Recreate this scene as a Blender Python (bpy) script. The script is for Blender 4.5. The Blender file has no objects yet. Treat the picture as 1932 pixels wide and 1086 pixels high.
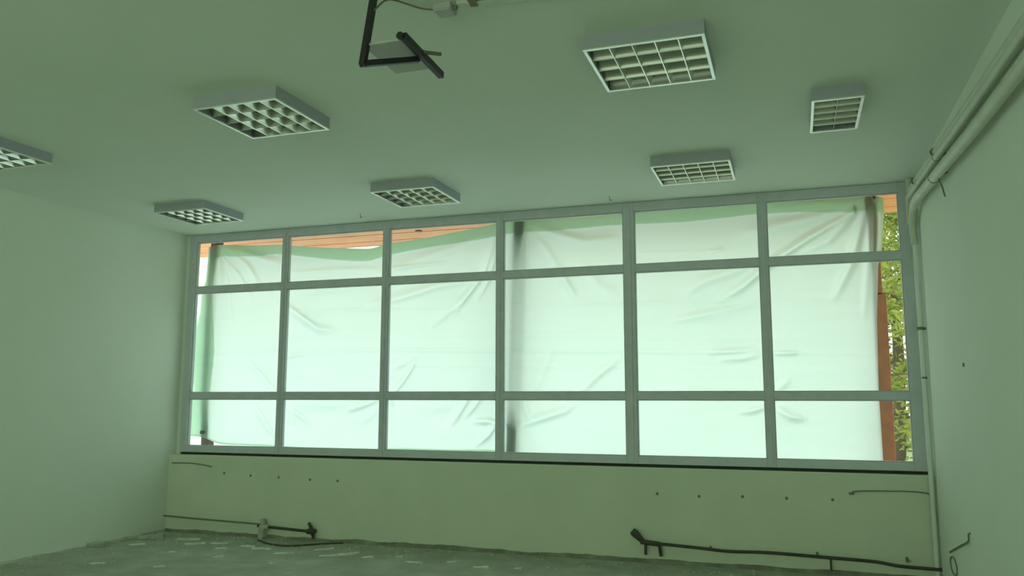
import bpy, bmesh, math, random
import numpy as np
from mathutils import Vector, Matrix, Quaternion

sc = bpy.context.scene
COL = sc.collection
R = math.radians
random.seed(7)

# ------------------------------------------------------------------ camera, light, exposure
cd = bpy.data.cameras.new('camera')
cd.sensor_width = 36.0
cd.lens = 1550.71 / 1932.0 * 36.0
cd.clip_start = 0.05
cd.clip_end = 300
cam = bpy.data.objects.new('camera', cd)
COL.objects.link(cam)
fw = Vector((-0.32040574, 0.937753, 0.13401294))
rt = Vector((0.9463465, 0.3231509, 0.00133657))
up = Vector((0.04205304, -0.12725092, 0.99097868))
m = Matrix.Identity(4)
for i in range(3):
    m[i][0] = rt[i]; m[i][1] = up[i]; m[i][2] = -fw[i]
m.translation = Vector((0, 0, 1.434))
cam.matrix_world = m
sc.camera = cam

world = bpy.data.worlds.new('overcast_sky')
sc.world = world
world.use_nodes = True
wn = world.node_tree
wn.nodes.clear()
wo = wn.nodes.new('ShaderNodeOutputWorld')
wb = wn.nodes.new('ShaderNodeBackground')
wr = wn.nodes.new('ShaderNodeValToRGB')
wt = wn.nodes.new('ShaderNodeTexCoord')
ws = wn.nodes.new('ShaderNodeSeparateXYZ')
wn.links.new(wt.outputs['Generated'], ws.inputs[0])
wn.links.new(ws.outputs['Z'], wr.inputs[0])
wr.color_ramp.elements[0].position = 0.0
wr.color_ramp.elements[0].color = (1.0, 0.98, 0.94, 1)
wr.color_ramp.elements[1].position = 0.9
wr.color_ramp.elements[1].color = (0.80, 0.88, 1.0, 1)
wn.links.new(wr.outputs[0], wb.inputs['Color'])
wb.inputs['Strength'].default_value = 1.75
wn.links.new(wb.outputs[0], wo.inputs['Surface'])

sd = bpy.data.lights.new('sun', 'SUN')
sd.energy = 0.75
sd.angle = R(14)
sd.color = (1.0, 0.95, 0.86)
sun = bpy.data.objects.new('sun', sd)
COL.objects.link(sun)
sun.location = (4, 20, 15)
to_sun = Vector((-0.32, 0.90, 0.30)).normalized()
sun.rotation_euler = to_sun.to_track_quat('Z', 'Y').to_euler()

# added fill light behind the camera, lifting the surfaces that face it
ad = bpy.data.lights.new('back_fill_light', 'AREA')
ad.shape = 'RECTANGLE'; ad.size = 6.8; ad.size_y = 2.2
ad.energy = 37; ad.color = (1.0, 0.98, 0.84)
al = bpy.data.objects.new('back_fill_light', ad)
COL.objects.link(al)
al.location = (-2.8, -3.28, 1.95)
al.rotation_euler = (R(-90), 0, R(180))
vs = sc.view_settings
vs.view_transform = 'Standard'
vs.look = 'None'
vs.gamma = 1.0
vs.use_curve_mapping = False
vs.exposure = 0.44

# ------------------------------------------------------------------ materials
def mat(name, col, rough=0.6, metal=0.0, noise=None, bump=None, spec=None):
    """noise = (scale, second colour, detail, low, high); bump = (scale, strength, distance)"""
    M = bpy.data.materials.new(name)
    M.use_nodes = True
    nt = M.node_tree
    b = nt.nodes['Principled BSDF']
    b.inputs['Roughness'].default_value = rough
    b.inputs['Metallic'].default_value = metal
    if spec is not None:
        b.inputs['Specular IOR Level'].default_value = spec
    tc = nt.nodes.new('ShaderNodeTexCoord')
    if noise:
        n = nt.nodes.new('ShaderNodeTexNoise')
        n.inputs['Scale'].default_value = noise[0]
        n.inputs['Detail'].default_value = noise[2]
        n.inputs['Roughness'].default_value = 0.6
        nt.links.new(tc.outputs['Object'], n.inputs['Vector'])
        r = nt.nodes.new('ShaderNodeValToRGB')
        r.color_ramp.elements[0].position = noise[3]
        r.color_ramp.elements[1].position = noise[4]
        r.color_ramp.elements[0].color = (*col, 1)
        r.color_ramp.elements[1].color = (*noise[1], 1)
        nt.links.new(n.outputs['Fac'], r.inputs[0])
        nt.links.new(r.outputs[0], b.inputs['Base Color'])
    else:
        b.inputs['Base Color'].default_value = (*col, 1)
    if bump:
        n2 = nt.nodes.new('ShaderNodeTexNoise')
        n2.inputs['Scale'].default_value = bump[0]
        n2.inputs['Detail'].default_value = 6
        nt.links.new(tc.outputs['Object'], n2.inputs['Vector'])
        bp = nt.nodes.new('ShaderNodeBump')
        bp.inputs['Strength'].default_value = bump[1]
        bp.inputs['Distance'].default_value = bump[2]
        nt.links.new(n2.outputs['Fac'], bp.inputs['Height'])
        nt.links.new(bp.outputs[0], b.inputs['Normal'])
    return M

WALL = mat('wall_paint', (0.86, 0.92, 0.83), 0.75, noise=(1.3, (0.82, 0.89, 0.79), 5, .35, .7), bump=(60, .15, .002))
CEIL = mat('ceiling_paint', (0.87, 0.93, 0.85), 0.8, noise=(0.9, (0.83, 0.90, 0.80), 6, .4, .75), bump=(40, .1, .002))
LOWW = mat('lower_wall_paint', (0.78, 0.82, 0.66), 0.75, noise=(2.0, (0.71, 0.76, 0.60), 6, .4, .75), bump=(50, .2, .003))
FLOOR = mat('bare_concrete_floor', (0.37, 0.40, 0.32), 0.8, noise=(3.0, (0.50, 0.54, 0.44), 9, .42, .68), bump=(14, .6, .01))
FRAME = mat('window_aluminium', (0.66, 0.69, 0.74), 0.42, noise=(9, (0.60, 0.63, 0.67), 4, .4, .7))
BEAD = mat('window_bead', (0.50, 0.55, 0.56), 0.5)
FILLER = mat('dark_filler', (0.05, 0.06, 0.045), 0.9)
HOUSE = mat('lamp_housing', (0.46, 0.47, 0.54), 0.5)
RIM = mat('lamp_rim', (0.90, 0.93, 0.92), 0.30, metal=0.75)
LOUV = mat('lamp_louvre', (0.42, 0.42, 0.39), 0.30, metal=1.0)
BLADE = mat('lamp_blade', (0.92, 0.94, 0.92), 0.20, metal=0.9)
TUBE = mat('fluorescent_tube', (0.75, 0.76, 0.72), 0.3)
BLACK = mat('black_steel', (0.018, 0.016, 0.02), 0.45, bump=(30, .2, .002))
TRAY = mat('tray_plastic', (0.52, 0.53, 0.50), 0.5)
BRASS = mat('brown_steel', (0.16, 0.14, 0.07), 0.5)
PIPEW = mat('painted_pipe', (0.70, 0.75, 0.62), 0.45, noise=(6, (0.60, 0.64, 0.52), 5, .4, .7))
PIPEL = mat('white_pipe', (0.85, 0.90, 0.84), 0.35)
PIPED = mat('rusty_pipe', (0.055, 0.06, 0.045), 0.7, noise=(12, (0.10, 0.085, 0.06), 6, .4, .7), bump=(40, .5, .004))
PLAST = mat('mortar', (0.56, 0.60, 0.50), 0.95, noise=(14, (0.42, 0.45, 0.36), 6, .4, .65), bump=(35, .8, .01))
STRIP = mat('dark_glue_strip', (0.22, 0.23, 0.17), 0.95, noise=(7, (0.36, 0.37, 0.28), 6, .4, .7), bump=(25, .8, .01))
FLAKE = mat('plaster_flake', (0.86, 0.92, 0.84), 0.85, noise=(20, (0.58, 0.64, 0.55), 4, .4, .7))
CABLE = mat('grey_cable', (0.22, 0.22, 0.16), 0.6)
WOOD = mat('soffit_pine', (0.78, 0.37, 0.12), 0.6, noise=(3, (0.66, 0.28, 0.09), 6, .4, .7))
KNOT = mat('knot_wood', (0.18, 0.05, 0.02), 0.7)
POST = mat('red_brown_post', (0.50, 0.17, 0.07), 0.6, noise=(9, (0.36, 0.13, 0.06), 6, .4, .7))
DPOST = mat('dark_post', (0.10, 0.07, 0.05), 0.7)
LEDGE = mat('white_ledge', (0.85, 0.84, 0.86), 0.6)
GROUND = mat('pale_paving', (0.74, 0.73, 0.72), 0.9, noise=(1.5, (0.66, 0.65, 0.63), 6, .4, .7))
GRASS = mat('grass_ground', (0.16, 0.24, 0.06), 0.9, noise=(0.8, (0.25, 0.30, 0.10), 6, .4, .7))
BARK = mat('bark', (0.13, 0.10, 0.06), 0.9, bump=(20, .8, .02))
CANE = mat('dry_cane', (0.75, 0.55, 0.22), 0.7)

def leaf_mat(name, c1, c2):
    M = bpy.data.materials.new(name); M.use_nodes = True
    nt = M.node_tree; nt.nodes.clear()
    o = nt.nodes.new('ShaderNodeOutputMaterial'); mx = nt.nodes.new('ShaderNodeMixShader')
    d = nt.nodes.new('ShaderNodeBsdfDiffuse'); t = nt.nodes.new('ShaderNodeBsdfTranslucent')
    tc = nt.nodes.new('ShaderNodeTexCoord'); n = nt.nodes.new('ShaderNodeTexNoise'); n.inputs['Scale'].default_value = 5
    r = nt.nodes.new('ShaderNodeValToRGB')
    r.color_ramp.elements[0].position = .35; r.color_ramp.elements[1].position = .65
    r.color_ramp.elements[0].color = (*c1, 1); r.color_ramp.elements[1].color = (*c2, 1)
    nt.links.new(tc.outputs['Object'], n.inputs['Vector']); nt.links.new(n.outputs['Fac'], r.inputs[0])
    nt.links.new(r.outputs[0], d.inputs[0]); nt.links.new(r.outputs[0], t.inputs[0])
    mx.inputs[0].default_value = .45
    nt.links.new(d.outputs[0], mx.inputs[1]); nt.links.new(t.outputs[0], mx.inputs[2]); nt.links.new(mx.outputs[0], o.inputs[0])
    return M
LEAF1 = leaf_mat('leaf_yellow_green', (0.42, 0.46, 0.10), (0.24, 0.34, 0.07))
LEAF2 = leaf_mat('leaf_green', (0.13, 0.26, 0.06), (0.26, 0.40, 0.12))

def fabric_mat(name, tcol, dcol, fac):
    M = bpy.data.materials.new(name); M.use_nodes = True
    nt = M.node_tree; nt.nodes.clear()
    o = nt.nodes.new('ShaderNodeOutputMaterial'); mx = nt.nodes.new('ShaderNodeMixShader')
    d = nt.nodes.new('ShaderNodeBsdfDiffuse'); t = nt.nodes.new('ShaderNodeBsdfTranslucent')
    d.inputs[0].default_value = (*dcol, 1)
    tc = nt.nodes.new('ShaderNodeTexCoord'); mp = nt.nodes.new('ShaderNodeMapping')
    mp.inputs['Scale'].default_value = (0.35, 1, 5)
    n = nt.nodes.new('ShaderNodeTexNoise'); n.inputs['Scale'].default_value = 3; n.inputs['Detail'].default_value = 5
    r = nt.nodes.new('ShaderNodeValToRGB')
    r.color_ramp.elements[0].position = .3; r.color_ramp.elements[1].position = .7
    r.color_ramp.elements[0].color = (tcol[0]*.95, tcol[1]*.98, tcol[2]*.96, 1); r.color_ramp.elements[1].color = (*tcol, 1)
    nt.links.new(tc.outputs['Object'], mp.inputs[0]); nt.links.new(mp.outputs[0], n.inputs['Vector'])
    nt.links.new(n.outputs['Fac'], r.inputs[0]); nt.links.new(r.outputs[0], t.inputs[0])
    mx.inputs[0].default_value = fac
    nt.links.new(d.outputs[0], mx.inputs[1]); nt.links.new(t.outputs[0], mx.inputs[2]); nt.links.new(mx.outputs[0], o.inputs[0])
    return M
SHEET = fabric_mat('green_translucent_fabric', (0.60, 0.77, 0.69), (0.74, 0.92, 0.81), 0.8)
HEM = fabric_mat('green_fabric_hem', (0.62, 0.84, 0.62), (0.45, 0.68, 0.45), 0.8)

def glass_mat():
    M = bpy.data.materials.new('window_glass'); M.use_nodes = True
    nt = M.node_tree; nt.nodes.clear()
    o = nt.nodes.new('ShaderNodeOutputMaterial'); mx = nt.nodes.new('ShaderNodeMixShader')
    t = nt.nodes.new('ShaderNodeBsdfTransparent'); g = nt.nodes.new('ShaderNodeBsdfGlossy')
    t.inputs[0].default_value = (0.95, 0.975, 0.96, 1); g.inputs['Roughness'].default_value = 0.28
    fr = nt.nodes.new('ShaderNodeFresnel')
    ge = nt.nodes.new('ShaderNodeNewGeometry'); mr = nt.nodes.new('ShaderNodeMapRange')   # same index on both faces of the thin pane
    mr.inputs['To Min'].default_value = 1.45; mr.inputs['To Max'].default_value = 1/1.45
    nt.links.new(ge.outputs['Backfacing'], mr.inputs['Value']); nt.links.new(mr.outputs[0], fr.inputs[0])
    nt.links.new(fr.outputs[0], mx.inputs[0]); nt.links.new(t.outputs[0], mx.inputs[1]); nt.links.new(g.outputs[0], mx.inputs[2])
    nt.links.new(mx.outputs[0], o.inputs[0])
    return M
GLASS = glass_mat()

# ------------------------------------------------------------------ helpers
class MB:
    def __init__(s): s.v = []; s.f = []
    def quad_box(s, x0, x1, y0, y1, z0, z1):
        b = len(s.v)
        s.v += [(x0,y0,z0),(x1,y0,z0),(x1,y1,z0),(x0,y1,z0),(x0,y0,z1),(x1,y0,z1),(x1,y1,z1),(x0,y1,z1)]
        s.f += [tuple(b+i for i in q) for q in ((3,2,1,0),(4,5,6,7),(0,1,5,4),(1,2,6,5),(2,3,7,6),(3,0,4,7))]
        return s
    def bar(s, a, b, w, h):
        a = Vector(a); b = Vector(b); d = (b-a).normalized()
        ref = Vector((0,0,1)) if abs(d.z) < .9 else Vector((0,1,0))
        u = d.cross(ref).normalized(); w_ = u.cross(d).normalized()
        k = len(s.v)
        for p in (a, b):
            for (i, j) in ((-1,-1),(1,-1),(1,1),(-1,1)):
                s.v.append(tuple(p + u*i*w/2 + w_*j*h/2))
        s.f += [tuple(k+i for i in q) for q in ((3,2,1,0),(4,5,6,7),(0,1,5,4),(1,2,6,5),(2,3,7,6),(3,0,4,7))]
        return s
    def tube(s, pts, rad, n=10, caps=True):
        pts = [Vector(p) for p in pts]
        rads = rad if isinstance(rad, (list, tuple)) else [rad]*len(pts)
        prev = None
        k0 = len(s.v)
        for i, p in enumerate(pts):
            d = (pts[min(i+1, len(pts)-1)] - pts[max(i-1, 0)]).normalized()
            if prev is None:
                ref = Vector((0,0,1)) if abs(d.z) < .9 else Vector((1,0,0))
                u = d.cross(ref).normalized()
            else:
                u = (prev - d*prev.dot(d)).normalized()
            prev = u; w = d.cross(u)
            for j in range(n):
                a = 2*math.pi*j/n
                s.v.append(tuple(p + (u*math.cos(a) + w*math.sin(a))*rads[i]))
        for i in range(len(pts)-1):
            for j in range(n):
                a = k0+i*n+j; b = k0+i*n+(j+1) % n
                s.f.append((a, b, b+n, a+n))
        if caps:
            s.f.append(tuple(k0+j for j in reversed(range(n))))
            s.f.append(tuple(k0+(len(pts)-1)*n+j for j in range(n)))
        return s
    def build(s, name, mt, parent=None, smooth=False, bevel=0, label=None, kind=None, origin=None):
        me = bpy.data.meshes.new(name)
        v = s.v
        if origin is not None:
            v = [(a[0]-origin[0], a[1]-origin[1], a[2]-origin[2]) for a in v]
        me.from_pydata(v, [], s.f)
        if bevel:
            bm = bmesh.new(); bm.from_mesh(me)
            bmesh.ops.bevel(bm, geom=bm.edges[:], offset=bevel, segments=2, affect='EDGES', profile=.6)
            bm.to_mesh(me); bm.free()
        me.materials.append(mt)
        if smooth:
            for p in me.polygons: p.use_smooth = True
            try: me.set_sharp_from_angle(angle=R(40))
            except Exception: pass
        me.update()
        o = bpy.data.objects.new(name, me)
        COL.objects.link(o)
        if origin is not None: o.location = origin
        if parent is not None: o.parent = parent
        if label: o['label'] = label
        if kind: o['kind'] = kind
        return o

def box(x0, x1, y0, y1, z0, z1): return MB().quad_box(x0, x1, y0, y1, z0, z1)
def thing(name, label, cat, loc=(0,0,0), group=None):
    o = bpy.data.objects.new(name, None); COL.objects.link(o)
    o.location = loc; o.empty_display_size = .1
    tag(o, label, cat, group)
    return o
def tag(o, label, cat, group=None, kind=None):
    if label: o['label'] = label
    if cat: o['category'] = cat
    if group: o['group'] = group
    if kind: o['kind'] = kind
    return o
def struct(name, mb, mt, label, **k):
    o = mb.build(name, mt, **k); o['kind'] = 'structure'; o['label'] = label
    o['category'] = name.split('_')[0]
    return o
def smooth_path(pts, k=6):
    P = [Vector(p) for p in pts]; out = []
    for i in range(len(P)-1):
        p0 = P[max(i-1,0)]; p1 = P[i]; p2 = P[i+1]; p3 = P[min(i+2, len(P)-1)]
        for j in range(k):
            t = j/k
            out.append(.5*((2*p1)+(p2-p0)*t+(2*p0-5*p1+4*p2-p3)*t*t+(3*p1-p0-3*p2+p3)*t**3))
    out.append(P[-1])
    return out

XL, XR, YB, YW, ZC = -6.667, 1.045, -3.2, 7.545, 3.3
YF = 7.635                      # inner face of the window frame
LEDGE_Z = 0.822

# ------------------------------------------------------------------ room shell
struct('floor', box(XL-.25, XR+.25, YB-.2, 7.9, -.15, 0), FLOOR, 'bare grey green concrete floor strewn with plaster scraps')
struct('ceiling', box(XL-.25, XR+.25, YB-.2, 7.80, ZC, ZC+.22), CEIL, 'smooth plain painted ceiling carrying seven louvred lamps')
def xl(y): return float(np.interp(y, [-3.4, 4.3, 7.64, 7.86], [-6.70, -6.685, -6.582, -6.575]))
wl = MB()
for z in (0, ZC): wl.v += [(-6.95, YB-.2, z), (xl(YB-.2), YB-.2, z), (xl(4.3), 4.3, z), (xl(7.86), 7.86, z), (-6.95, 7.86, z)]
wl.f = [(4,3,2,1,0), (5,6,7,8,9)] + [(k, (k+1) % 5, (k+1) % 5+5, k+5) for k in range(5)]
struct('wall_left', wl, WALL, 'plain painted left wall')
wall_r = struct('wall_right', box(XR, XR+.25, YB-.2, 7.86, 0, ZC), WALL, 'plain painted right wall behind the heating pipes')
wbk = MB()
wbk.quad_box(XL, -6.25, YB-.2, YB, 0, ZC).quad_box(.65, XR, YB-.2, YB, 0, ZC).quad_box(-6.25, .65, YB-.2, YB, 0, .8).quad_box(-6.25, .65, YB-.2, YB, 3.1, ZC)  # the long gap is added so the fill light can enter
struct('wall_back', wbk, WALL, 'plain wall behind the camera with a long opening added for the fill light')
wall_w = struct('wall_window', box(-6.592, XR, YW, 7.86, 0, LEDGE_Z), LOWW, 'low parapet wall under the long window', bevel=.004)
# a strip of wall at the far left of the window
struct('wall_left_jamb', box(-6.59, -6.525, YF+.01, 7.80, LEDGE_Z, ZC), WALL, 'narrow strip of wall between left wall and window frame')
# dirty strip left where the skirting was torn off
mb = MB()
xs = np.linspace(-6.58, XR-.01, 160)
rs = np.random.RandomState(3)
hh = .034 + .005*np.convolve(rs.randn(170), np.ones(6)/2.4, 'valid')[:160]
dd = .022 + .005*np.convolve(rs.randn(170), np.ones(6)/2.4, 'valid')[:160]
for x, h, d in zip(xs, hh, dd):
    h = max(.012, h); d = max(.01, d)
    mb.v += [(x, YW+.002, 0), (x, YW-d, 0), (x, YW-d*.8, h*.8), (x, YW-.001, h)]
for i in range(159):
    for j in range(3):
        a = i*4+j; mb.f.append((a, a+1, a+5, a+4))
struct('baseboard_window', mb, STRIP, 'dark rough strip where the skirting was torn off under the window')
mb = MB()
ys = np.linspace(-1, YW-.03, 200)
hh = .014 + .006*np.convolve(rs.randn(210), np.ones(6)/2.4, 'valid')[:200]
dd = .025 + .012*np.convolve(rs.randn(210), np.ones(6)/2.4, 'valid')[:200]
for y, h, d in zip(ys, hh, dd):
    h = max(.006, h); d = max(.012, d)
    mb.v += [(xl(y)-.002, y, 0), (xl(y)+d, y, 0), (xl(y)+d*.7, y, h*.8), (xl(y)+.001, y, h)]
for i in range(199):
    for j in range(3):
        a = i*4+j; mb.f.append((a+4, a+5, a+1, a))
struct('baseboard_left', mb, PLAST, 'crumbling mortar edge along the foot of the left wall')

bs = box(-6.25, .65, YB-.17, YB-.165, .8, 3.1).build('fill_opening_sheet', HEM)  # unseen sheet added to keep bare sky out of the fill opening
tag(bs, 'green sheet added across the unseen fill light opening behind the camera', 'window', kind='structure')
# plugged screw holes in the parapet and in the right wall
for x, z in ((-5.847,.643),(-5.509,.626),(-5.16,.62),(-4.781,.607),(-4.457,.605),(-1.203,.599),(-.836,.59),(-.467,.602),(-.105,.602),(.261,.604)):
    MB().tube([(x, YW+.01, z), (x, YW-.004, z)], [.016, .013], 9).build('anchor_plug', CABLE, wall_w)
MB().tube([(XR+.01, 6.004, 1.659), (XR-.008, 6.004, 1.659)], [.016, .012], 9).build('anchor_plug', CABLE, wall_r)

# ------------------------------------------------------------------ window
win = thing('window_1', 'long grey framed window wall of eighteen panes above the parapet', 'window', (0, YF, LEDGE_Z))
win['kind'] = 'structure'
def wpart(mb, name, mt, parent=win, **k):
    o = mb.build(name, mt, None, **k)
    o.parent = parent; o.matrix_parent_inverse = parent.matrix_world.inverted() if False else Matrix.Translation(-Vector(parent.location)) if parent is win else Matrix.Identity(4)
    return o
VX = [-6.489, -5.255, -4.017, -2.743, -1.4385, -0.2148, 0.973]
VW = [.085, .070, .070, .070, .104, .074, .115]
Z1, Z2, ZB, ZT = 2.663, 1.467, .849, ZC
TB = .070; TOP = .085; BOT = .068
for i in range(7):
    x, w = VX[i], VW[i]
    nm = 'jamb' if i in (0, 6) else 'mullion'
    wpart(box(x-w/2, x+w/2, YF, YF+.07, ZB, ZT-.001), nm, FRAME, bevel=.004)
    if 0 < i < 6:
        wpart(box(x-w*.19, x+w*.19, YF-.009, YF+.002, ZB+.02, ZT-.05), 'cover_strip', FRAME, bevel=.002)
for i in range(6):
    a = VX[i]+VW[i]/2; b = VX[i+1]-VW[i+1]/2
    wpart(box(a, b, YF+.001, YF+.07, ZT-TOP, ZT-.001), 'head_rail', FRAME, bevel=.004)
    wpart(box(a, b, YF+.001, YF+.07, ZB, ZB+BOT), 'sill_rail', FRAME, bevel=.004)
    for z in (Z1, Z2):
        wpart(box(a, b, YF+.001, YF+.07, z-TB/2, z+TB/2), 'transom', FRAME, bevel=.004)
    for (z0, z1) in ((ZB+BOT, Z2-TB/2), (Z2+TB/2, Z1-TB/2), (Z1+TB/2, ZT-TOP)):
        bw = .009
        g = MB()
        y0, y1 = YF+.018, YF+.058
        g.quad_box(a, a+bw, y0, y1, z0, z1); g.quad_box(b-bw, b, y0, y1, z0, z1)
        g.quad_box(a+bw, b-bw, y0, y1, z0, z0+bw); g.quad_box(a+bw, b-bw, y0, y1, z1-bw, z1)
        wpart(g, 'glazing_bead', BEAD)
        wpart(box(a+.002, b-.002, YF+.036, YF+.040, z0+.002, z1-.002), 'pane', GLASS)
wpart(box(-6.53, 1.03, YF+.025, YF+.06, LEDGE_Z, ZB+.001), 'sill_joint', FILLER)

# ------------------------------------------------------------------ square louvre lamps
def lamp(x, y, w, l, label, nx, ny, name='ceiling_lamp'):
    """x,y = near left corner; tubes run along x in ny channels, each cut in nx cells (the slim one runs along y)"""
    hgt = .078; zb = ZC-hgt
    t = thing(name, label, 'lamp', (x+w/2, y+l/2, ZC), 'louvred ceiling lamps')
    X0, X1, Y0, Y1 = -w/2, w/2, -l/2, l/2
    th = .008
    h = MB()
    h.quad_box(X0, X1, Y0, Y0+th, -hgt, 0); h.quad_box(X0, X1, Y1-th, Y1, -hgt, 0)
    h.quad_box(X0, X0+th, Y0+th, Y1-th, -hgt, 0); h.quad_box(X1-th, X1, Y0+th, Y1-th, -hgt, 0)
    h.quad_box(X0+th, X1-th, Y0+th, Y1-th, -.012, 0)
    h.build('housing', HOUSE, t)
    rw = .016; a = .001
    r = MB()
    r.quad_box(X0-a, X1+a, Y0-a, Y0+rw, -hgt-.006, -hgt+.004); r.quad_box(X0-a, X1+a, Y1-rw, Y1+a, -hgt-.006, -hgt+.004)
    r.quad_box(X0-a, X0+rw, Y0+rw, Y1-rw, -hgt-.006, -hgt+.004); r.quad_box(X1-rw, X1+a, Y0+rw, Y1-rw, -hgt-.006, -hgt+.004)
    r.build('rim', RIM, t, bevel=.0015)
    along_x = nx >= ny
    IX0, IX1, IY0, IY1 = X0+rw, X1-rw, Y0+rw, Y1-rw
    def reflector(c, half):     # parabolic V strip, along the tubes
        mb = MB()
        prof = []
        n = 5
        for s_ in (-1, 1):
            for k in range(n+1):
                u = k/n
                prof.append((s_*(.0015+half*(u**1.7)), -hgt+.001+.052*u) if True else None)
        left = prof[:n+1]; right = prof[n+1:]
        ring = left + right[::-1]
        m_ = len(ring)
        for e in (0, 1):
            for (p, z) in ring:
                if along_x: mb.v.append((IX0 if e == 0 else IX1, c+p, z))
                else: mb.v.append((c+p, IY0 if e == 0 else IY1, z))
        for k in range(m_):
            q = (k, (k+1) % m_, (k+1) % m_+m_, k+m_)
            mb.f.append(q if along_x else q[::-1])
        mb.f.append(tuple(range(m_))[::-1]); mb.f.append(tuple(range(m_, 2*m_)))
        mb.build('reflector_strip', LOUV, t, smooth=True)
    def blade(c):
        # parabolic cross blade: thin at the bottom, wider at the top, one per cell border
        mb = MB(); n = 5; ring = []
        for s_ in (-1, 1):
            q = []
            for k in range(n+1):
                u = k/n
                q.append((s_*(.0024+.019*(u**1.25)), -hgt-.001+.042*u))
            ring += q if s_ < 0 else q[::-1]
        m_ = len(ring)
        for e in (0, 1):
            for (p, z) in ring:
                if along_x: mb.v.append((c+p, IY0 if e == 0 else IY1, z))
                else: mb.v.append((IX0 if e == 0 else IX1, c+p, z))
        for k in range(m_):
            q = (k, (k+1) % m_, (k+1) % m_+m_, k+m_)
            mb.f.append(q[::-1] if along_x else q)
        mb.f.append(tuple(range(m_))); mb.f.append(tuple(range(m_, 2*m_))[::-1])
        mb.build('louvre_blade', BLADE if along_x else LOUV, t, smooth=True)
    nch, ncell = (ny, nx) if along_x else (nx, ny)
    A0, A1 = (IY0, IY1) if along_x else (IX0, IX1)
    B0, B1 = (IX0, IX1) if along_x else (IY0, IY1)
    pitch = (A1-A0)/nch
    for k in range(1, nch): reflector(A0+pitch*k, .030)
    reflector(A0, .013); reflector(A1, .013)
    for k in range(1, ncell): blade(B0+(B1-B0)*k/ncell)
    for k in range(nch):
        c = A0+pitch*(k+.5)
        p = [(B0+.01, c, -.028), (B1-.01, c, -.028)] if along_x else [(c, B0+.01, -.028), (c, B1-.01, -.028)]
        MB().tube(p, .010, 8).build('tube', TUBE, t, smooth=True)
    return t
lamp(-.963, 3.945, .615, .611, 'largest louvred ceiling lamp, nearest the camera at top right of centre', 5, 4)
lamp(-3.478, 4.018, .605, .608, 'large white louvred ceiling lamp left of the black bracket', 5, 4)
lamp(-5.93, 4.060, .600, .600, 'louvred ceiling lamp cut off by the left picture edge', 5, 4)
lamp(-5.81, 6.261, .595, .580, 'small looking far left louvred ceiling lamp above the window corner', 5, 4)
lamp(-3.432, 6.218, .600, .600, 'louvred ceiling lamp near the window left of centre', 5, 4)
lamp(-.989, 6.211, .600, .590, 'louvred ceiling lamp near the window right of centre', 5, 4)
lamp(.170, 5.100, .296, .630, 'slim half width louvred ceiling lamp near the right wall pipes', 2, 5, 'slim_ceiling_lamp')

# ------------------------------------------------------------------ black bracket with tray, cable, trunking
_K = .925; _C = Vector((0, 0, 1.434))
def kk(p): return tuple(_C+(Vector(p)-_C)*_K)
def kbox(x0, x1, y0, y1, z0, z1):
    a = kk((x0, y0, z0)); b = kk((x1, y1, z1)); return box(a[0], b[0], a[1], b[1], a[2], b[2])
p0 = Vector(kk((-1.835, 3.3, 3.3))); p1_ = Vector(kk((-1.880, 3.3, 3.003)))
ptop = p0+(p0-p1_)*((ZC-.004-p0.z)/(p0.z-p1_.z))
br = thing('ceiling_bracket', 'black steel ceiling bracket holding a pale tray', 'bracket', (ptop.x, ptop.y, ZC))
def rel(mb, name, mt, par, **k):
    o = mb.build(name, mt, None, **k); o.parent = par; o.matrix_parent_inverse = Matrix.Translation(-Vector(par.location)); return o
rel(box(ptop.x-.035, ptop.x+.035, ptop.y-.035, ptop.y+.035, 3.292, ZC), 'ceiling_plate', BLACK, br)
rel(MB().bar(ptop, p1_, .028, .028), 'drop_pole', BLACK, br, bevel=.003)
rel(MB().bar(kk((-1.893, 3.297, 3.012)), kk((-1.680, 3.50, 3.088)), .026, .026), 'cross_bar', BLACK, br, bevel=.003)
rel(MB().bar(kk((-1.655, 3.275, 3.108)), kk((-1.665, 3.735, 3.095)), .028, .032), 'side_arm', BLACK, br, bevel=.003)
rel(kbox(-1.885, -1.668, 3.302, 3.655, 3.102, 3.114), 'tray', TRAY, br, bevel=.002)
rel(kbox(-1.885, -1.668, 3.640, 3.655, 3.112, 3.140), 'tray_lip', TRAY, br)
rel(MB().bar(kk((-1.665, 3.47, 3.114)), kk((-1.575, 3.53, 3.112)), .013, .013), 'side_pin', BRASS, br)
rel(MB().tube([kk((-1.668, 3.262, 3.108)), kk((-1.668, 3.28, 3.108))], .017, 12), 'end_cap', BLACK, br)
# loose pale cable tie round the pole
cbl = MB().tube(smooth_path([kk((-1.855, 3.30, 3.255)), kk((-1.82, 3.31, 3.287)), (-1.70, 3.22, 3.268), (-1.62, 3.38, 3.288), (-1.55, 3.415, 3.286)]), .0045, 7).build('cable', CABLE, smooth=True)
tag(cbl, 'thin cable running from the bracket pole to the ceiling junction box', 'cable')
jb = thing('junction_box', 'small pale junction box on the ceiling beside the bracket', 'junction box', (-1.51, 3.42, ZC))
rel(box(-1.555, -1.465, 3.375, 3.465, 3.268, ZC), 'box_body', TRAY, jb, bevel=.004)
rel(box(-1.550, -1.470, 3.380, 3.460, 3.262, 3.269), 'lid', TRAY, jb, bevel=.002)
rel(MB().tube([(-1.468, 3.415, 3.28), (-1.445, 3.415, 3.28)], .011, 10), 'cable_gland', CABLE, jb)
tr = thing('cable_trunking', 'narrow cable trunking along the ceiling at the top edge', 'cable trunking', (-1.0, 3.45, ZC))
rel(MB().bar((-1.44, 3.405, ZC-.009), (-.2, 3.56, ZC-.009), .040, .018), 'channel', PIPEW, tr, bevel=.002)
rel(MB().bar((-1.38, 3.385, ZC-.008), (-.2, 3.530, ZC-.008), .006, .012), 'seam_cable', CABLE, tr)
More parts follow.
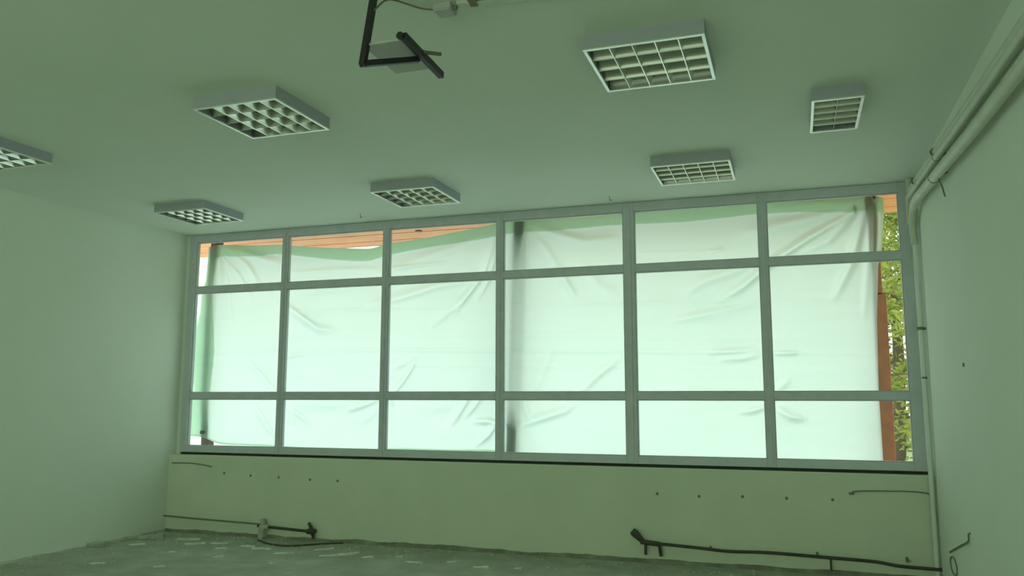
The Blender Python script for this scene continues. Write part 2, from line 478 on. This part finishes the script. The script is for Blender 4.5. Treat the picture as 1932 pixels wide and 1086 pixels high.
rel(MB().bar((-1.375, 3.403, ZC-.016), (-1.34, 3.408, ZC-.016), .046, .014), 'clip', BRASS, tr)

# tiny hooks by the window
for (x, y, lab) in ((-4.107, 7.247, 'tiny wire hook in the ceiling left of centre by the window'), (-1.551, 7.333, 'tiny wire hook in the ceiling right of centre by the window')):
    h = MB().tube(smooth_path([(x, y, ZC+.005), (x, y, ZC-.03), (x+.012, y, ZC-.042), (x+.02, y, ZC-.03)], 4), .003, 6).build('ceiling_hook', CABLE)
    tag(h, lab, 'hook')

# ------------------------------------------------------------------ heating pipes at the right
p1 = thing('heating_pipe', 'topmost thin painted pipe of three along the top of the right wall', 'pipe', (XR, 4.0, 3.08), 'painted pipes along the right wall')
P1 = [(.975, -1.5, 2.80), (.975, 3.77, 2.989), (.975, 4.78, 3.030), (.975, 6.4, 3.108), (.975, 7.45, 3.150)]
rel(MB().tube([(a+.012, b, c+.030) for a, b, c in P1], .025, 14), 'run', PIPEW, p1, smooth=True)
rel(MB().tube(smooth_path([(.987, 7.42, 3.178), (.990, 7.50, 3.185), (.990, 7.535, 3.22), (.990, 7.54, 3.27), (.990, 7.54, 3.299)]), .025, 14), 'elbow', PIPEW, p1, smooth=True)
pm_ = thing('heating_pipe', 'middle thin painted pipe of three along the top of the right wall', 'pipe', (XR, 4.0, 3.02), 'painted pipes along the right wall')
rel(MB().tube([(a, b, c-.026) for a, b, c in P1], .026, 14), 'run', PIPEW, pm_, smooth=True)
rel(MB().tube(smooth_path([(.975, 7.42, 3.123), (.978, 7.50, 3.12), (.985, 7.545, 3.08), (.985, 7.55, 3.0), (.985, 7.55, 2.90)]), .026, 14), 'elbow', PIPEW, pm_, smooth=True)
p2 = thing('heating_pipe', 'lowest and thickest painted heating pipe, bending down into the window corner riser', 'pipe', (XR, 4.0, 2.9), 'painted pipes along the right wall')
rel(MB().tube([(.975, -1.5, 2.66), (.975, 3.88, 2.842), (.975, 4.93, 2.884), (.975, 5.94, 2.946), (.975, 6.95, 3.005)], .036, 16), 'run', PIPEW, p2, smooth=True)
rel(MB().tube(smooth_path([(.975, 6.94, 3.005), (.980, 7.20, 3.01), (.990, 7.40, 2.97), (.995, 7.50, 2.86), (1.003, 7.505, 2.72)]), [.036]*8+[.032]*8+[.028]*9, 14), 'elbow', PIPEW, p2, smooth=True)
rel(MB().tube([(1.003, 7.505, 2.76), (1.006, 7.505, 1.5), (1.012, 7.505, .30), (1.012, 7.505, .02)], .019, 12), 'riser', PIPEL, p2, smooth=True)
rel(MB().tube([(1.004, 7.505, 2.03), (1.004, 7.505, 2.005)], .027, 12).quad_box(.985, 1.044, 7.50, 7.512, 2.008, 2.027), 'pipe_clamp', CABLE, p2)
rel(MB().tube([(1.009, 7.505, 1.62), (1.009, 7.505, 1.605)], .022, 12), 'pipe_clamp', CABLE, p2)
for y, z, rad, par in ((6.13, 3.125, .028, p1), (6.05, 3.066, .029, pm_), (3.2, 2.998, .028, p1), (3.2, 2.942, .029, pm_), (6.20, 2.961, .039, p2), (3.2, 2.824, .039, p2), (7.10, 3.168, .028, p1), (6.9, 3.105, .029, pm_)):
    g = MB(); g.tube([(.976, y-.007, z), (.976, y+.007, z)], rad, 14)
    g.bar((.975, y, z), (XR-.006, y, z+.02), .014, .010)
    rel(g, 'bracket', CABLE, par)
hb = MB().tube(smooth_path([(XR+.004, 6.10, 2.97), (1.00, 6.09, 2.945), (.985, 6.06, 2.905), (1.0, 6.07, 2.87), (1.02, 6.10, 2.80)], 4), .006, 6).build('pipe_hook', CABLE)
tag(hb, 'bent wire hook hanging under the lower heating pipe', 'hook')
# mortar patch where the pipe enters the corner


# ------------------------------------------------------------------ cut radiator pipes along the foot of the parapet
lp = thing('radiator_pipe', 'left cut radiator pipe with valve along the foot of the parapet', 'pipe', (-5.3, 7.5, 0))
rel(MB().tube([(-6.585, 7.51, .170), (-6.2, 7.505, .158), (-5.32, 7.50, .140)], .009, 8), 'thin_run', CABLE, lp, smooth=True)
rel(MB().tube([(-5.36, 7.495, .122), (-5.0, 7.49, .110), (-4.70, 7.49, .098)], .014, 10), 'pipe', PIPED, lp, smooth=True)
g = MB(); g.tube([(-5.30, 7.50, .195), (-5.295, 7.50, .10)], .028, 10); g.tube([(-5.32, 7.49, .12), (-5.22, 7.49, .115)], .026, 10)
rel(g, 'coupling', PLAST, lp, smooth=True)
g = MB(); g.tube([(-4.745, 7.49, .185), (-4.70, 7.49, .105)], [.014, .024], 10); g.tube([(-4.70, 7.49, .115), (-4.685, 7.49, .032)], [.026, .014], 10)
g.tube([(-4.76, 7.49, .10), (-4.675, 7.49, .096)], .026, 10); g.tube([(-4.70, 7.548, .10), (-4.70, 7.47, .10)], .018, 10)
rel(g, 'valve', PIPED, lp, smooth=True)
rel(box(-5.33, -5.265, 7.46, 7.548, 0, .12), 'mortar_lump', PLAST, lp, bevel=.012)
lc = MB().tube(smooth_path([(-5.24, 7.34, .012), (-5.0, 7.20, .009), (-4.75, 7.17, .009), (-4.50, 7.38, .009), (-4.32, 7.46, .012)]), .008, 7).build('rubber_cable', PIPED, smooth=True)
tag(lc, 'dark loose cable curving on the floor under the left radiator pipe', 'cable')

rp = thing('radiator_pipe', 'long dark right radiator pipe with tilted valve head at its end', 'pipe', (-.5, 7.5, 0))
rel(MB().tube(smooth_path([(-1.24, 7.49, .178), (-.85, 7.49, .160), (-.60, 7.49, .146), (-.27, 7.49, .154), (.22, 7.49, .142), (.55, 7.49, .132), (.75, 7.49, .108), (XR, 7.49, .100)]), .0135, 10), 'pipe', PIPED, rp, smooth=True)
rel(MB().tube([(-1.420, 7.47, .278), (-1.395, 7.475, .255), (-1.33, 7.49, .188)], [.030, .036, .022], 12), 'valve_head', PIPED, rp, smooth=True)
rel(MB().tube([(-1.35, 7.49, .185), (-1.18, 7.49, .172)], .022, 10), 'valve_body', PIPED, rp, smooth=True)
rel(MB().tube([(-1.305, 7.49, .175), (-1.308, 7.49, .075)], .013, 9), 'stub', PIPED, rp, smooth=True)
rel(MB().tube([(-1.185, 7.49, .175), (-1.172, 7.49, .070)], .015, 9), 'stub', PIPED, rp, smooth=True)
rel(MB().tube([(.222, 7.49, .14), (.222, 7.49, .040)], .009, 9), 'stub', PIPED, rp, smooth=True)
for x in (-.75, .12, .80):
    rel(MB().bar((x, 7.49, .15), (x, YW+.004, .165), .02, .02), 'wall_clip', CABLE, rp)
rel(MB().tube([(-1.25, YW+.004, .17), (-1.25, 7.48, .17)], .014, 9), 'wall_stub', PIPED, rp, smooth=True)

# chases and cable ends higher on the parapet
c = MB().tube(smooth_path([(.42, 7.538, .660), (.455, 7.540, .682), (.79, 7.540, .693), (.93, 7.538, .690), (XR-.02, 7.536, .672)]), .006, 6).build('wall_cable', CABLE)
tag(c, 'thin cable on the parapet below the right window corner', 'cable')
c = MB().tube([(.39, 7.538, .662), (.43, 7.538, .660)], .009, 7).build('cable_end', CABLE, c)
c.matrix_parent_inverse = Matrix.Identity(4)
c = MB().tube(smooth_path([(-6.54, 7.540, .733), (-6.29, 7.540, .736), (-6.11, 7.540, .722), (-6.01, 7.536, .706)]), .006, 6).build('wall_cable', CABLE)
tag(c, 'short cable end on the parapet below the left window corner', 'cable')
# wire and loop on the right wall
c = MB(); c.tube(smooth_path([(XR+.01, 6.19, .575), (XR-.010, 6.20, .565), (XR-.012, 6.23, .515), (XR-.008, 6.55, .435), (XR-.008, 7.02, .315)]), .006, 6)
c = c.build('wall_wire', CABLE); tag(c, 'thin wire with a hooked end sticking low on the right wall', 'wire')
pts = [(XR-.006, 6.90+.13*math.cos(a), .238+.062*math.sin(a)) for a in np.linspace(0, 2*math.pi, 25)]
c = MB().tube(pts, .0045, 6).build('wire_loop', CABLE); tag(c, 'small round wire loop low on the right wall', 'wire')

# ------------------------------------------------------------------ scraps on the floor
def chip(x, y, w, l, rot, z=0.0, th=.006, nv=9, seed=0, lift=.0):
    rr = random.Random(seed); mb = MB()
    top = []; 
    for k in range(nv):
        a = 2*math.pi*k/nv + rr.uniform(-.2, .2); q = rr.uniform(.35, 1.15)
        dx, dy = math.cos(a)*w/2*q, math.sin(a)*l/2*q
        X = x+dx*math.cos(rot)-dy*math.sin(rot); Y = y+dx*math.sin(rot)+dy*math.cos(rot)
        top.append((X, Y, z+th+lift*max(0, dx/w)*2))
    mb.v = [(a, b, z) for a, b, _ in top] + top
    mb.f = [tuple(range(nv))[::-1], tuple(range(nv, 2*nv))] + [(k, (k+1) % nv, nv+(k+1) % nv, nv+k) for k in range(nv)]
    return mb
chips = [(-4.02,7.00,.26,.10,.7),(-4.13,6.88,.20,.09,.2),(-3.49,7.06,.07,.10,.1),(-3.25,6.85,.24,.08,-.3),(-2.60,6.86,.18,.10,.1),(-4.95,6.97,.26,.12,-.2),
 (-4.60,6.83,.20,.08,.3),(-5.48,7.10,.30,.12,.1),(-5.15,7.05,.22,.10,-.3),(-5.75,6.98,.26,.10,.2),(-6.0,7.18,.30,.12,.3),(-5.3,6.86,.18,.08,.0),(-3.75,6.93,.12,.08,.4),
 (-2.95,6.97,.10,.07,.1),(-4.35,7.13,.22,.07,.6),(-5.62,6.55,.14,.08,.2),(-5.05,6.50,.12,.08,.4),(-5.85,5.90,.14,.10,.1),(-4.40,6.40,.12,.06,-.2),(-2.3,6.9,.09,.06,0),(-5.25,5.95,.12,.07,.3),(-6.25,6.75,.22,.10,.5)]
for i, (x, y, w, l, r_) in enumerate(chips):
    o = chip(x, y, w, l, r_, 0, .006, 13, i, .012).build('plaster_flake', FLAKE, origin=(x, y, 0))
    tag(o, 'thin pale plaster flake lying on the bare floor near the window', 'plaster flake', 'pale flakes on the floor')
# crumpled scrap by the left wall, seen as an oval ring
for (x, y, w, lab) in ((-6.38, 7.10, .34, 'crumpled pale scrap lying in the left floor corner'), (-6.55, 6.55, .24, 'lump of broken mortar at the foot of the left wall')):
    mb = chip(x, y, w, w*.55, .3, 0, .035, 11, int(w*100), .02)
    o = mb.build('mortar_scrap', PLAST, origin=(x, y, 0), bevel=.006); tag(o, lab, 'rubble')
# uncountable grit
mb = MB(); rr = random.Random(11)
for k in range(1500):
    if rr.random() < .6:
        x = rr.uniform(XL+.03, -3.2) if rr.random() < .75 else rr.uniform(-3.2, XR-.1); y = YW-.07-abs(rr.gauss(0, .30))
    else:
        x = XL+.05+abs(rr.gauss(0, .7)); y = rr.uniform(4.2, YW-.08)
    if y < 3.5 or x > XR-.06: continue
    s = rr.uniform(.004, .016) * (1.7 if rr.random() < .08 else 1)
    a = rr.uniform(0, 6.28); b = len(mb.v)
    for q in range(3):
        mb.v.append((x+s*math.cos(a+q*2.09), y+s*math.sin(a+q*2.09), 0.0))
    mb.v.append((x+rr.uniform(-.3, .3)*s, y+rr.uniform(-.3, .3)*s, s*rr.uniform(.5, 1.0)))
    mb.f += [(b, b+1, b+3), (b+1, b+2, b+3), (b+2, b, b+3)]
o = mb.build('rubble_grit', PLAST); tag(o, 'fine plaster rubble scattered over the floor along the walls', 'rubble', kind='stuff')

# ------------------------------------------------------------------ outside: ledge, posts, soffit
struct('trim_1', box(-7.6, 1.8, 7.86, 8.42, .60, .838), LEDGE, 'white concrete ledge outside the window', bevel=.006)
struct('wall_outside', box(-7.6, 1.8, 8.36, 8.42, -.3, .62), LEDGE, 'outer face of the parapet below the ledge')
pl = MB().bar((-6.573, 8.15, .838), (-6.573, 8.15, 3.35), .105, .10).build('post', DPOST, bevel=.004)
tag(pl, 'dark post showing through the sheet at the far left of the window', 'post')
pm = MB().bar((-2.778, 8.150, .838), (-2.690, 8.15, 3.35), .115, .10).build('post', DPOST, bevel=.004)
tag(pm, 'dark post showing through the sheet right of the middle mullion', 'post')
pr_ = thing('post', 'red brown timber post in the open gap at the right window end', 'post', (.755, 8.15, .838))
rel(box(.680, .822, 8.10, 8.20, .838, 2.40), 'lower_timber', POST, pr_, bevel=.005)
rel(box(.685, .792, 8.10, 8.19, 2.38, 3.35), 'upper_timber', POST, pr_, bevel=.005)

sf = thing('eave_soffit', 'orange pine board soffit above the window sheet', 'soffit', (-3, 8.4, 3.36))
yy = 7.81; k = 0
while yy < 9.05:
    w = .118
    b = rel(box(-7.7, 1.9, yy, yy+w, 3.362+.002*(k % 3), 3.385), 'board', WOOD, sf, bevel=.003)
    yy += w+.005; k += 1
rel(box(-7.7, 1.9, yy, yy+.03, 3.362, 3.56), 'fascia', WOOD, sf, bevel=.003)
rel(MB().tube([(-4.046, 8.496, 3.370), (-4.046, 8.496, 3.357)], [.035, .045], 9), 'knot', KNOT, sf)
rel(box(-7.7, 1.9, 7.80, yy, 3.40, 3.50), 'roof_deck', DPOST, sf)


# ------------------------------------------------------------------ the sheet
FOLDS = [([(-6.45, 3.24), (-6.1, 3.02), (-5.87, 2.75)], 0.05, 0.03),
 ([(-6.42, 3.25), (-5.81, 3.05), (-5.59, 3.0)], 0.05, 0.028),
 ([(-6.47, 3.21), (-6.3, 2.75), (-6.21, 2.25)], 0.04, 0.015),
 ([(-6.53, 3.21), (-6.17, 2.88), (-5.97, 2.61)], 0.04, 0.02),
 ([(-5.97, 1.87), (-5.74, 1.66), (-5.52, 1.44)], 0.04, 0.018),
 ([(-5.85, 1.36), (-5.71, 1.15), (-5.57, 1.02)], 0.035, 0.022),
 ([(-5.52, 2.51), (-5.21, 2.31), (-5.06, 2.22), (-4.84, 2.19)], 0.04, 0.035),
 ([(-5.36, 2.64), (-4.81, 2.66), (-4.4, 2.67)], 0.05, 0.018),
 ([(-4.4, 2.45), (-4.01, 2.54), (-3.63, 2.64), (-3.14, 2.7)], 0.05, 0.03),
 ([(-4.18, 2.86), (-3.76, 2.88), (-3.51, 2.89)], 0.02, 0.018),
 ([(-5.48, 2.87), (-4.81, 2.87), (-4.31, 2.86)], 0.03, 0.012),
 ([(-4.41, 2.76), (-4.02, 2.89), (-3.45, 3.04), (-3.0, 3.18)], 0.06, 0.02),
 ([(-3.63, 2.22), (-3.32, 2.46), (-3.05, 2.73), (-2.94, 3.12)], 0.04, 0.022),
 ([(-3.11, 2.48), (-2.99, 2.67), (-2.92, 2.95)], 0.03, 0.018),
 ([(-3.38, 2.34), (-3.11, 2.7)], 0.04, 0.014),
 ([(-4.12, 1.48), (-3.99, 1.62), (-3.84, 1.82)], 0.03, 0.028),
 ([(-4.09, 1.76), (-3.81, 1.89)], 0.03, 0.012),
 ([(-5.49, 1.91), (-5.19, 1.93)], 0.02, 0.014),
 ([(-5.46, 1.75), (-5.04, 1.67)], 0.04, 0.01),
 ([(-5.44, 1.36), (-5.23, 1.24), (-5.12, 1.15)], 0.035, 0.024),
 ([(-5.41, 1.3), (-5.3, 1.15)], 0.04, 0.016),
 ([(-4.63, 1.32), (-4.43, 1.38), (-4.26, 1.44)], 0.035, 0.03),
 ([(-4.49, 1.19), (-4.27, 1.31)], 0.05, 0.016),
 ([(-5.31, 1.41), (-4.9, 1.38), (-4.5, 1.4)], 0.06, 0.02),
 ([(-4.16, 1.44), (-4.08, 1.35)], 0.02, 0.018),
 ([(-3.43, 1.17), (-3.28, 1.37), (-3.19, 1.5)], 0.04, 0.028),
 ([(-3.25, 1.26), (-3.13, 1.39), (-3.05, 1.48)], 0.03, 0.022),
 ([(-3.16, 1.21), (-3.01, 1.21), (-2.81, 1.16)], 0.03, 0.035),
 ([(-3.13, 0.97), (-3.01, 1.07), (-2.91, 1.21)], 0.03, 0.025),
 ([(-3.92, 1.36), (-3.61, 1.36), (-3.25, 1.42)], 0.08, 0.022),
 ([(-2.64, 1.18), (-2.39, 1.26), (-2.19, 1.32), (-2.08, 1.39)], 0.04, 0.032),
 ([(-2.03, 1.5), (-1.84, 1.68), (-1.62, 1.84)], 0.04, 0.026),
 ([(-2.5, 1.5), (-2.38, 1.77), (-2.27, 2.04)], 0.05, 0.014),
 ([(-2.61, 1.42), (-2.56, 1.24)], 0.03, 0.015),
 ([(-2.58, 3.28), (-2.32, 3.14), (-1.98, 3.03), (-1.65, 3.04)], 0.05, 0.024),
 ([(-2.61, 3.24), (-2.38, 2.97), (-2.21, 2.69), (-2.05, 2.44)], 0.05, 0.018),
 ([(-2.6, 3.21), (-2.55, 2.48)], 0.03, 0.012),
 ([(-1.99, 2.79), (-1.82, 2.56), (-1.64, 2.45)], 0.06, 0.014),
 ([(-2.21, 2.69), (-2.07, 2.46)], 0.03, 0.012),
 ([(0.72, 3.26), (0.49, 3.11), (0.2, 2.95), (-0.04, 2.8), (-0.24, 2.66), (-0.43, 2.5), (-0.63, 2.38)], 0.04, 0.05),
 ([(0.7, 3.26), (0.31, 3.14), (-0.17, 3.05), (-0.42, 3.01)], 0.06, 0.028),
 ([(0.68, 3.27), (0.26, 3.25), (-0.16, 3.23)], 0.05, 0.015),
 ([(0.71, 3.25), (0.34, 2.89), (0.06, 2.78)], 0.04, 0.022),
 ([(-0.33, 2.7), (-0.78, 2.57), (-0.98, 2.45)], 0.05, 0.026),
 ([(-0.44, 2.25), (-0.94, 2.21), (-1.14, 2.17)], 0.05, 0.014),
 ([(-0.34, 2.32), (-0.74, 2.26), (-1.09, 2.19)], 0.03, 0.014),
 ([(0.69, 3.22), (0.63, 3.0), (0.53, 2.66), (0.43, 2.46), (0.36, 2.34)], 0.04, 0.03),
 ([(0.78, 3.23), (0.77, 2.99), (0.74, 2.65)], 0.025, 0.03),
 ([(0.74, 3.21), (0.69, 2.75), (0.62, 2.17)], 0.03, 0.012),
 ([(-0.75, 1.88), (-0.46, 1.89), (-0.31, 1.91)], 0.03, 0.024),
 ([(-0.65, 1.81), (-0.46, 1.82), (-0.29, 1.85)], 0.03, 0.022),
 ([(-0.16, 1.86), (0.04, 1.86)], 0.02, 0.02),
 ([(-0.48, 1.32), (-0.38, 1.33), (-0.26, 1.37)], 0.025, 0.028),
 ([(-0.16, 1.35), (-0.05, 1.28), (0.07, 1.26)], 0.03, 0.034),
 ([(-0.16, 1.52), (-0.04, 1.62)], 0.03, 0.015),
 ([(-1.42, 2.87), (-0.92, 2.86), (-0.32, 2.84)], 0.012, 0.005),
 ([(-0.72, 2.85), (-0.59, 2.87)], 0.02, 0.012),
 ([(-2.61, 2.75), (-1.71, 2.74)], 0.012, 0.004),
 ([(-5.35, 2.43), (-4.4, 2.41), (-3.14, 2.36)], 0.012, 0.006),
 ([(-2.79, 2.4), (-1.56, 2.37), (-0.29, 2.36), (0.72, 2.35)], 0.012, 0.006),
 ([(-6.72, 1.98), (-5.61, 1.97), (-4.26, 1.96), (-2.96, 1.93), (-1.57, 1.9), (-0.26, 1.87), (0.71, 1.84)], 0.02, 0.008),
 ([(-6.71, 1.82), (-4.25, 1.8), (-1.57, 1.75), (-0.27, 1.71), (0.7, 1.69)], 0.02, 0.004),
 ([(-5.48, 2.17), (-1.56, 2.05), (0.72, 1.97)], 0.03, 0.004)]
top_px = np.array([(-6.645,3.247),(-6.555,3.274),(-6.386,3.264),(-5.964,3.226),(-5.598,3.211),(-5.099,3.15),(-4.423,3.092),(-4.2,3.139),(-3.768,3.172),(-3.454,3.211),(-2.984,3.27),(-2.846,3.303),(-2.69,3.325),(-2.465,3.300),(-2.038,3.280),(-1.596,3.290),(-1.2,3.300),(-.656,3.304),(-.308,3.309),(-.162,3.300),(.404,3.290),(.65,3.300),(.746,3.310),(.851,3.254)])
bot_px = np.array([(-6.809,1.007),(-6.656,.997),(-6.467,.958),(-6.279,.913),(-5.562,.902),(-5.2,.880),(-5.013,.868),(-4.85,.885),(-4.356,.880),(-3.977,.900),(-3.426,.895),(-2.955,.905),(-2.80,.870),(-2.60,.862),(-1.481,.856),(-.302,.856),(.711,.872)])
lef = np.array([(.9,-6.785),(1.044,-6.781),(1.198,-6.768),(1.415,-6.767),(1.539,-6.714),(1.664,-6.73),(1.758,-6.774),(1.947,-6.779),(2.136,-6.76),(2.262,-6.73),(2.451,-6.688),(2.643,-6.685),(2.833,-6.643),(3.234,-6.645),(3.3,-6.64)])
rig = np.array([(.9,.711),(1.218,.71),(1.498,.708),(2.162,.728),(2.644,.765),(2.74,.80),(2.935,.82),(3.131,.84),(3.3,.845)])
def depth(X, Z):
    Y = np.full_like(X, 8.040)
    # hangs a little inward between the posts, touching them at top and foot
    for a, b in ((-6.57, -2.72), (-2.72, .76)):
        t = np.clip((X-a)/(b-a), 0, 1)
        Y -= np.where((X >= a) & (X <= b), .05*np.sin(np.pi*t)*np.sin(np.pi*np.clip((Z-.85)/2.45, 0, 1))**.8, 0)
    gap = np.clip((3.15-Z)/.45, 0, 1)*np.clip((Z-1.12)/.35, 0, 1)
    Y -= .085*gap*np.exp(-((X+2.72)/.55)**2)
    Y -= .01*gap*np.exp(-((X+6.57)/.5)**2)
    hold = 1-gap
    lean = -2.778+.088*(Z-.838)/2.51
    Y += .046*hold*np.exp(-((X-lean)/.13)**4)
    Y += .044*(.35+.65*hold)*np.exp(-((X+6.573)/.12)**4)
    Y += .014*np.clip((Z-2.6)/.5, 0, 1)*np.exp(-((X-.76)/.10)**4)
    for pts, w, amp in FOLDS:
        pts = np.array(pts); best = np.full_like(X, 9.0); par = np.zeros_like(X)
        seg = np.linalg.norm(pts[1:]-pts[:-1], axis=1); tot = seg.sum(); acc = 0
        for i in range(len(pts)-1):
            a = pts[i]; d = pts[i+1]-a; L2 = (d**2).sum()
            t = np.clip(((X-a[0])*d[0]+(Z-a[1])*d[1])/L2, 0, 1)
            q = np.hypot(X-a[0]-t*d[0], Z-a[1]-t*d[1])
            mk = q < best
            best = np.where(mk, q, best); par = np.where(mk, (acc+t*seg[i])/tot, par); acc += seg[i]
        tap = np.sin(np.pi*np.clip(par*.92+.06, 0, 1))**.6
        Y += 1.8*amp*tap*np.exp(-(best/w)**2)
    Y = np.where((np.abs(X-.76) < .16) | (np.abs(X+6.573) < .16) | (np.abs(X+2.73) < .18), np.minimum(Y, 8.088), Y)
    # slow unevenness of hanging cloth
    Y += .004*np.sin(3.1*X+1.7*Z)*np.sin(2.3*Z+.6*X) + .003*np.sin(7.9*X-3.0*Z+1) + .002*np.sin(16*Z+1.1*X)*np.cos(1.7*X)
    return Y
def sheet_mesh(name, x0f, x1f, z0f, z1f, nx, nz, mt, off=0.0, parent=None):
    S, T = np.meshgrid(np.linspace(0, 1, nx), np.linspace(0, 1, nz))
    xg = -6.78 + S*(.80+6.78)
    for _ in range(3):
        zz0 = z0f(xg); zz1 = z1f(xg); Z = zz0+T*(zz1-zz0)
        xg = x0f(Z)+S*(x1f(Z)-x0f(Z))
    X = xg; zz0 = z0f(X); zz1 = z1f(X); Z = zz0+T*(zz1-zz0)
    Y = depth(X, Z)+off
    v = np.stack([X, Y, Z], -1).reshape(-1, 3)
    idx = np.arange(nx*nz).reshape(nz, nx)
    f = np.stack([idx[:-1, :-1], idx[:-1, 1:], idx[1:, 1:], idx[1:, :-1]], -1).reshape(-1, 4)
    me = bpy.data.meshes.new(name)
    me.vertices.add(len(v)); me.vertices.foreach_set('co', v.ravel())
    me.loops.add(f.size); me.loops.foreach_set('vertex_index', f.ravel())
    me.polygons.add(len(f)); me.polygons.foreach_set('loop_start', np.arange(0, f.size, 4))
    me.polygons.foreach_set('use_smooth', np.ones(len(f), bool))
    me.update(calc_edges=True); me.materials.append(mt)
    o = bpy.data.objects.new(name, me); COL.objects.link(o)
    if parent: o.parent = parent
    return o
fl = lambda Z: np.interp(Z, lef[:, 0], lef[:, 1])
fr_ = lambda Z: np.interp(Z, rig[:, 0], rig[:, 1])
def smooth_interp(tab):
    g = np.linspace(tab[0, 0]-.1, tab[-1, 0]+.1, 900); q = np.interp(g, tab[:, 0], tab[:, 1])
    kk = np.ones(17)/17; q = np.convolve(np.pad(q, 8, 'edge'), kk, 'valid')
    return lambda X: np.interp(X, g, q)
ft = smooth_interp(top_px); fb = smooth_interp(bot_px)
sheet = sheet_mesh('fabric_sheet', fl, fr_, fb, ft, 620, 210, SHEET)
tag(sheet, 'pale green translucent fabric sheet hung outside across the whole window', 'fabric sheet')
sheet_mesh('top_hem', fl, fr_, lambda X: ft(X)-.115-.03*np.sin(1.7*X)**2, lambda X: ft(X)-.004, 620, 12, HEM, .010, sheet)
sheet_mesh('folded_edge', lambda Z: fl(Z)+.004, lambda Z: -6.48+.03*np.sin(4*Z), lambda X: fb(X)+.01, lambda X: ft(X)-.01, 30, 160, HEM, .014, sheet)
sheet_mesh('bottom_hem', fl, fr_, lambda X: fb(X)-.002, lambda X: fb(X)+.022, 400, 4, HEM, .006, sheet)
MB().tube([(-2.62+.0, 8.03, 3.36), (-2.69, 8.06, 3.29)], .006, 6).build('tie_cord', DPOST, sheet)
MB().tube([(.73, 8.03, 3.37), (.77, 8.05, 3.26)], .012, 6).build('tie_cord', DPOST, sheet)
MB().tube([(-6.562, 8.018, 1.047), (-6.562, 8.06, 1.047)], .022, 8).build('eyelet', DPOST, sheet)

# ------------------------------------------------------------------ garden
gr = box(-60, 1.2, 8.42, 60, -.5, -.3).build('terrace', GROUND); gr['kind'] = 'structure'; tag(gr, 'pale paved yard outside the window', 'ground')
gr = box(1.2, 60, 8.42, 90, -.5, -.32).build('lawn', GRASS); gr['kind'] = 'structure'; tag(gr, 'green ground beyond the yard', 'ground')
def tree(x, y, h, rad, seed, lm, n, leaf, label, low=.2):
    rr = random.Random(seed)
    t = thing('tree', label, 'tree', (x, y, -.3), 'trees outside the right window gap')
    tk = MB().tube(smooth_path([(0, 0, 0), (.06*h*.3, 0, h*.35), (-.03*h*.3, .05, h*.7), (0, 0, h*.96)]), [max(.015, .11*h/6*(1-k/18.5)) for k in range(19)], 9)
    tk.build('trunk', BARK, t, smooth=True)
    brs = MB(); tips = []
    nb = int(h*6)
    for k in range(nb):
        z = h*(low+(1-low)*k/nb); a = rr.uniform(0, 6.28); ln = rad*(1.05-(z/h)*.75)*rr.uniform(.7, 1.1)
        e = (math.cos(a)*ln, math.sin(a)*ln, z+ln*rr.uniform(-.1, .35))
        mid = (e[0]*.5, e[1]*.5, (z+e[2])/2+ln*.08)
        brs.tube([(0, 0, z), mid, e], [.03, .018, .006], 5); tips.append(((0, 0, z), mid, e))
    brs.build('branches', BARK, t)
    V = []; F = []
    for k in range(n):
        a0, m0, e0 = rr.choice(tips); u = rr.uniform(.15, 1.05)
        p = [a0[i]*(1-u)+e0[i]*u + rr.gauss(0, .10+.05*u) for i in range(3)]
        p[2] -= abs(rr.gauss(0, .08))
        s = leaf*rr.uniform(.6, 1.3)
        n1 = Vector((rr.gauss(0, 1), rr.gauss(0, 1), rr.gauss(0, .6))).normalized()
        n2 = n1.cross(Vector((rr.gauss(0, 1), rr.gauss(0, 1), rr.gauss(0, 1)))).normalized()
        P = Vector(p); b = len(V)
        V += [tuple(P-n1*s), tuple(P+n2*s*.4), tuple(P+n1*s), tuple(P-n2*s*.4)]; F.append((b, b+1, b+2, b+3))
    g = MB(); g.v = V; g.f = F
    f = g.build('foliage', lm, t); f['kind'] = 'stuff'
tree(1.75, 13.0, 6.5, 1.7, 1, LEAF1, 14000, .055, 'yellow green leafy tree nearest the right end of the window', .05)
tree(5.2, 16.5, 8.0, 2.2, 2, LEAF2, 14000, .07, 'taller green tree standing right behind the yellow green one', .05)
tree(1.9, 18.6, 8.5, 2.4, 3, LEAF1, 14000, .075, 'tall light green tree furthest back outside the window', .05)
tree(6.6, 12.2, 6.0, 1.9, 4, LEAF2, 9000, .06, 'green tree furthest right, outside beyond the right wall', .05)
c = MB().tube([(1.0, 11.0, .2), (1.9, 11.3, .75)], .02, 7); c.tube([(1.02, 11.0, -.3), (.98, 11.02, .9)], .025, 7)
o = c.build('garden_cane', CANE, smooth=True); tag(o, 'dry yellow cane prop outside the right window gap', 'cane')
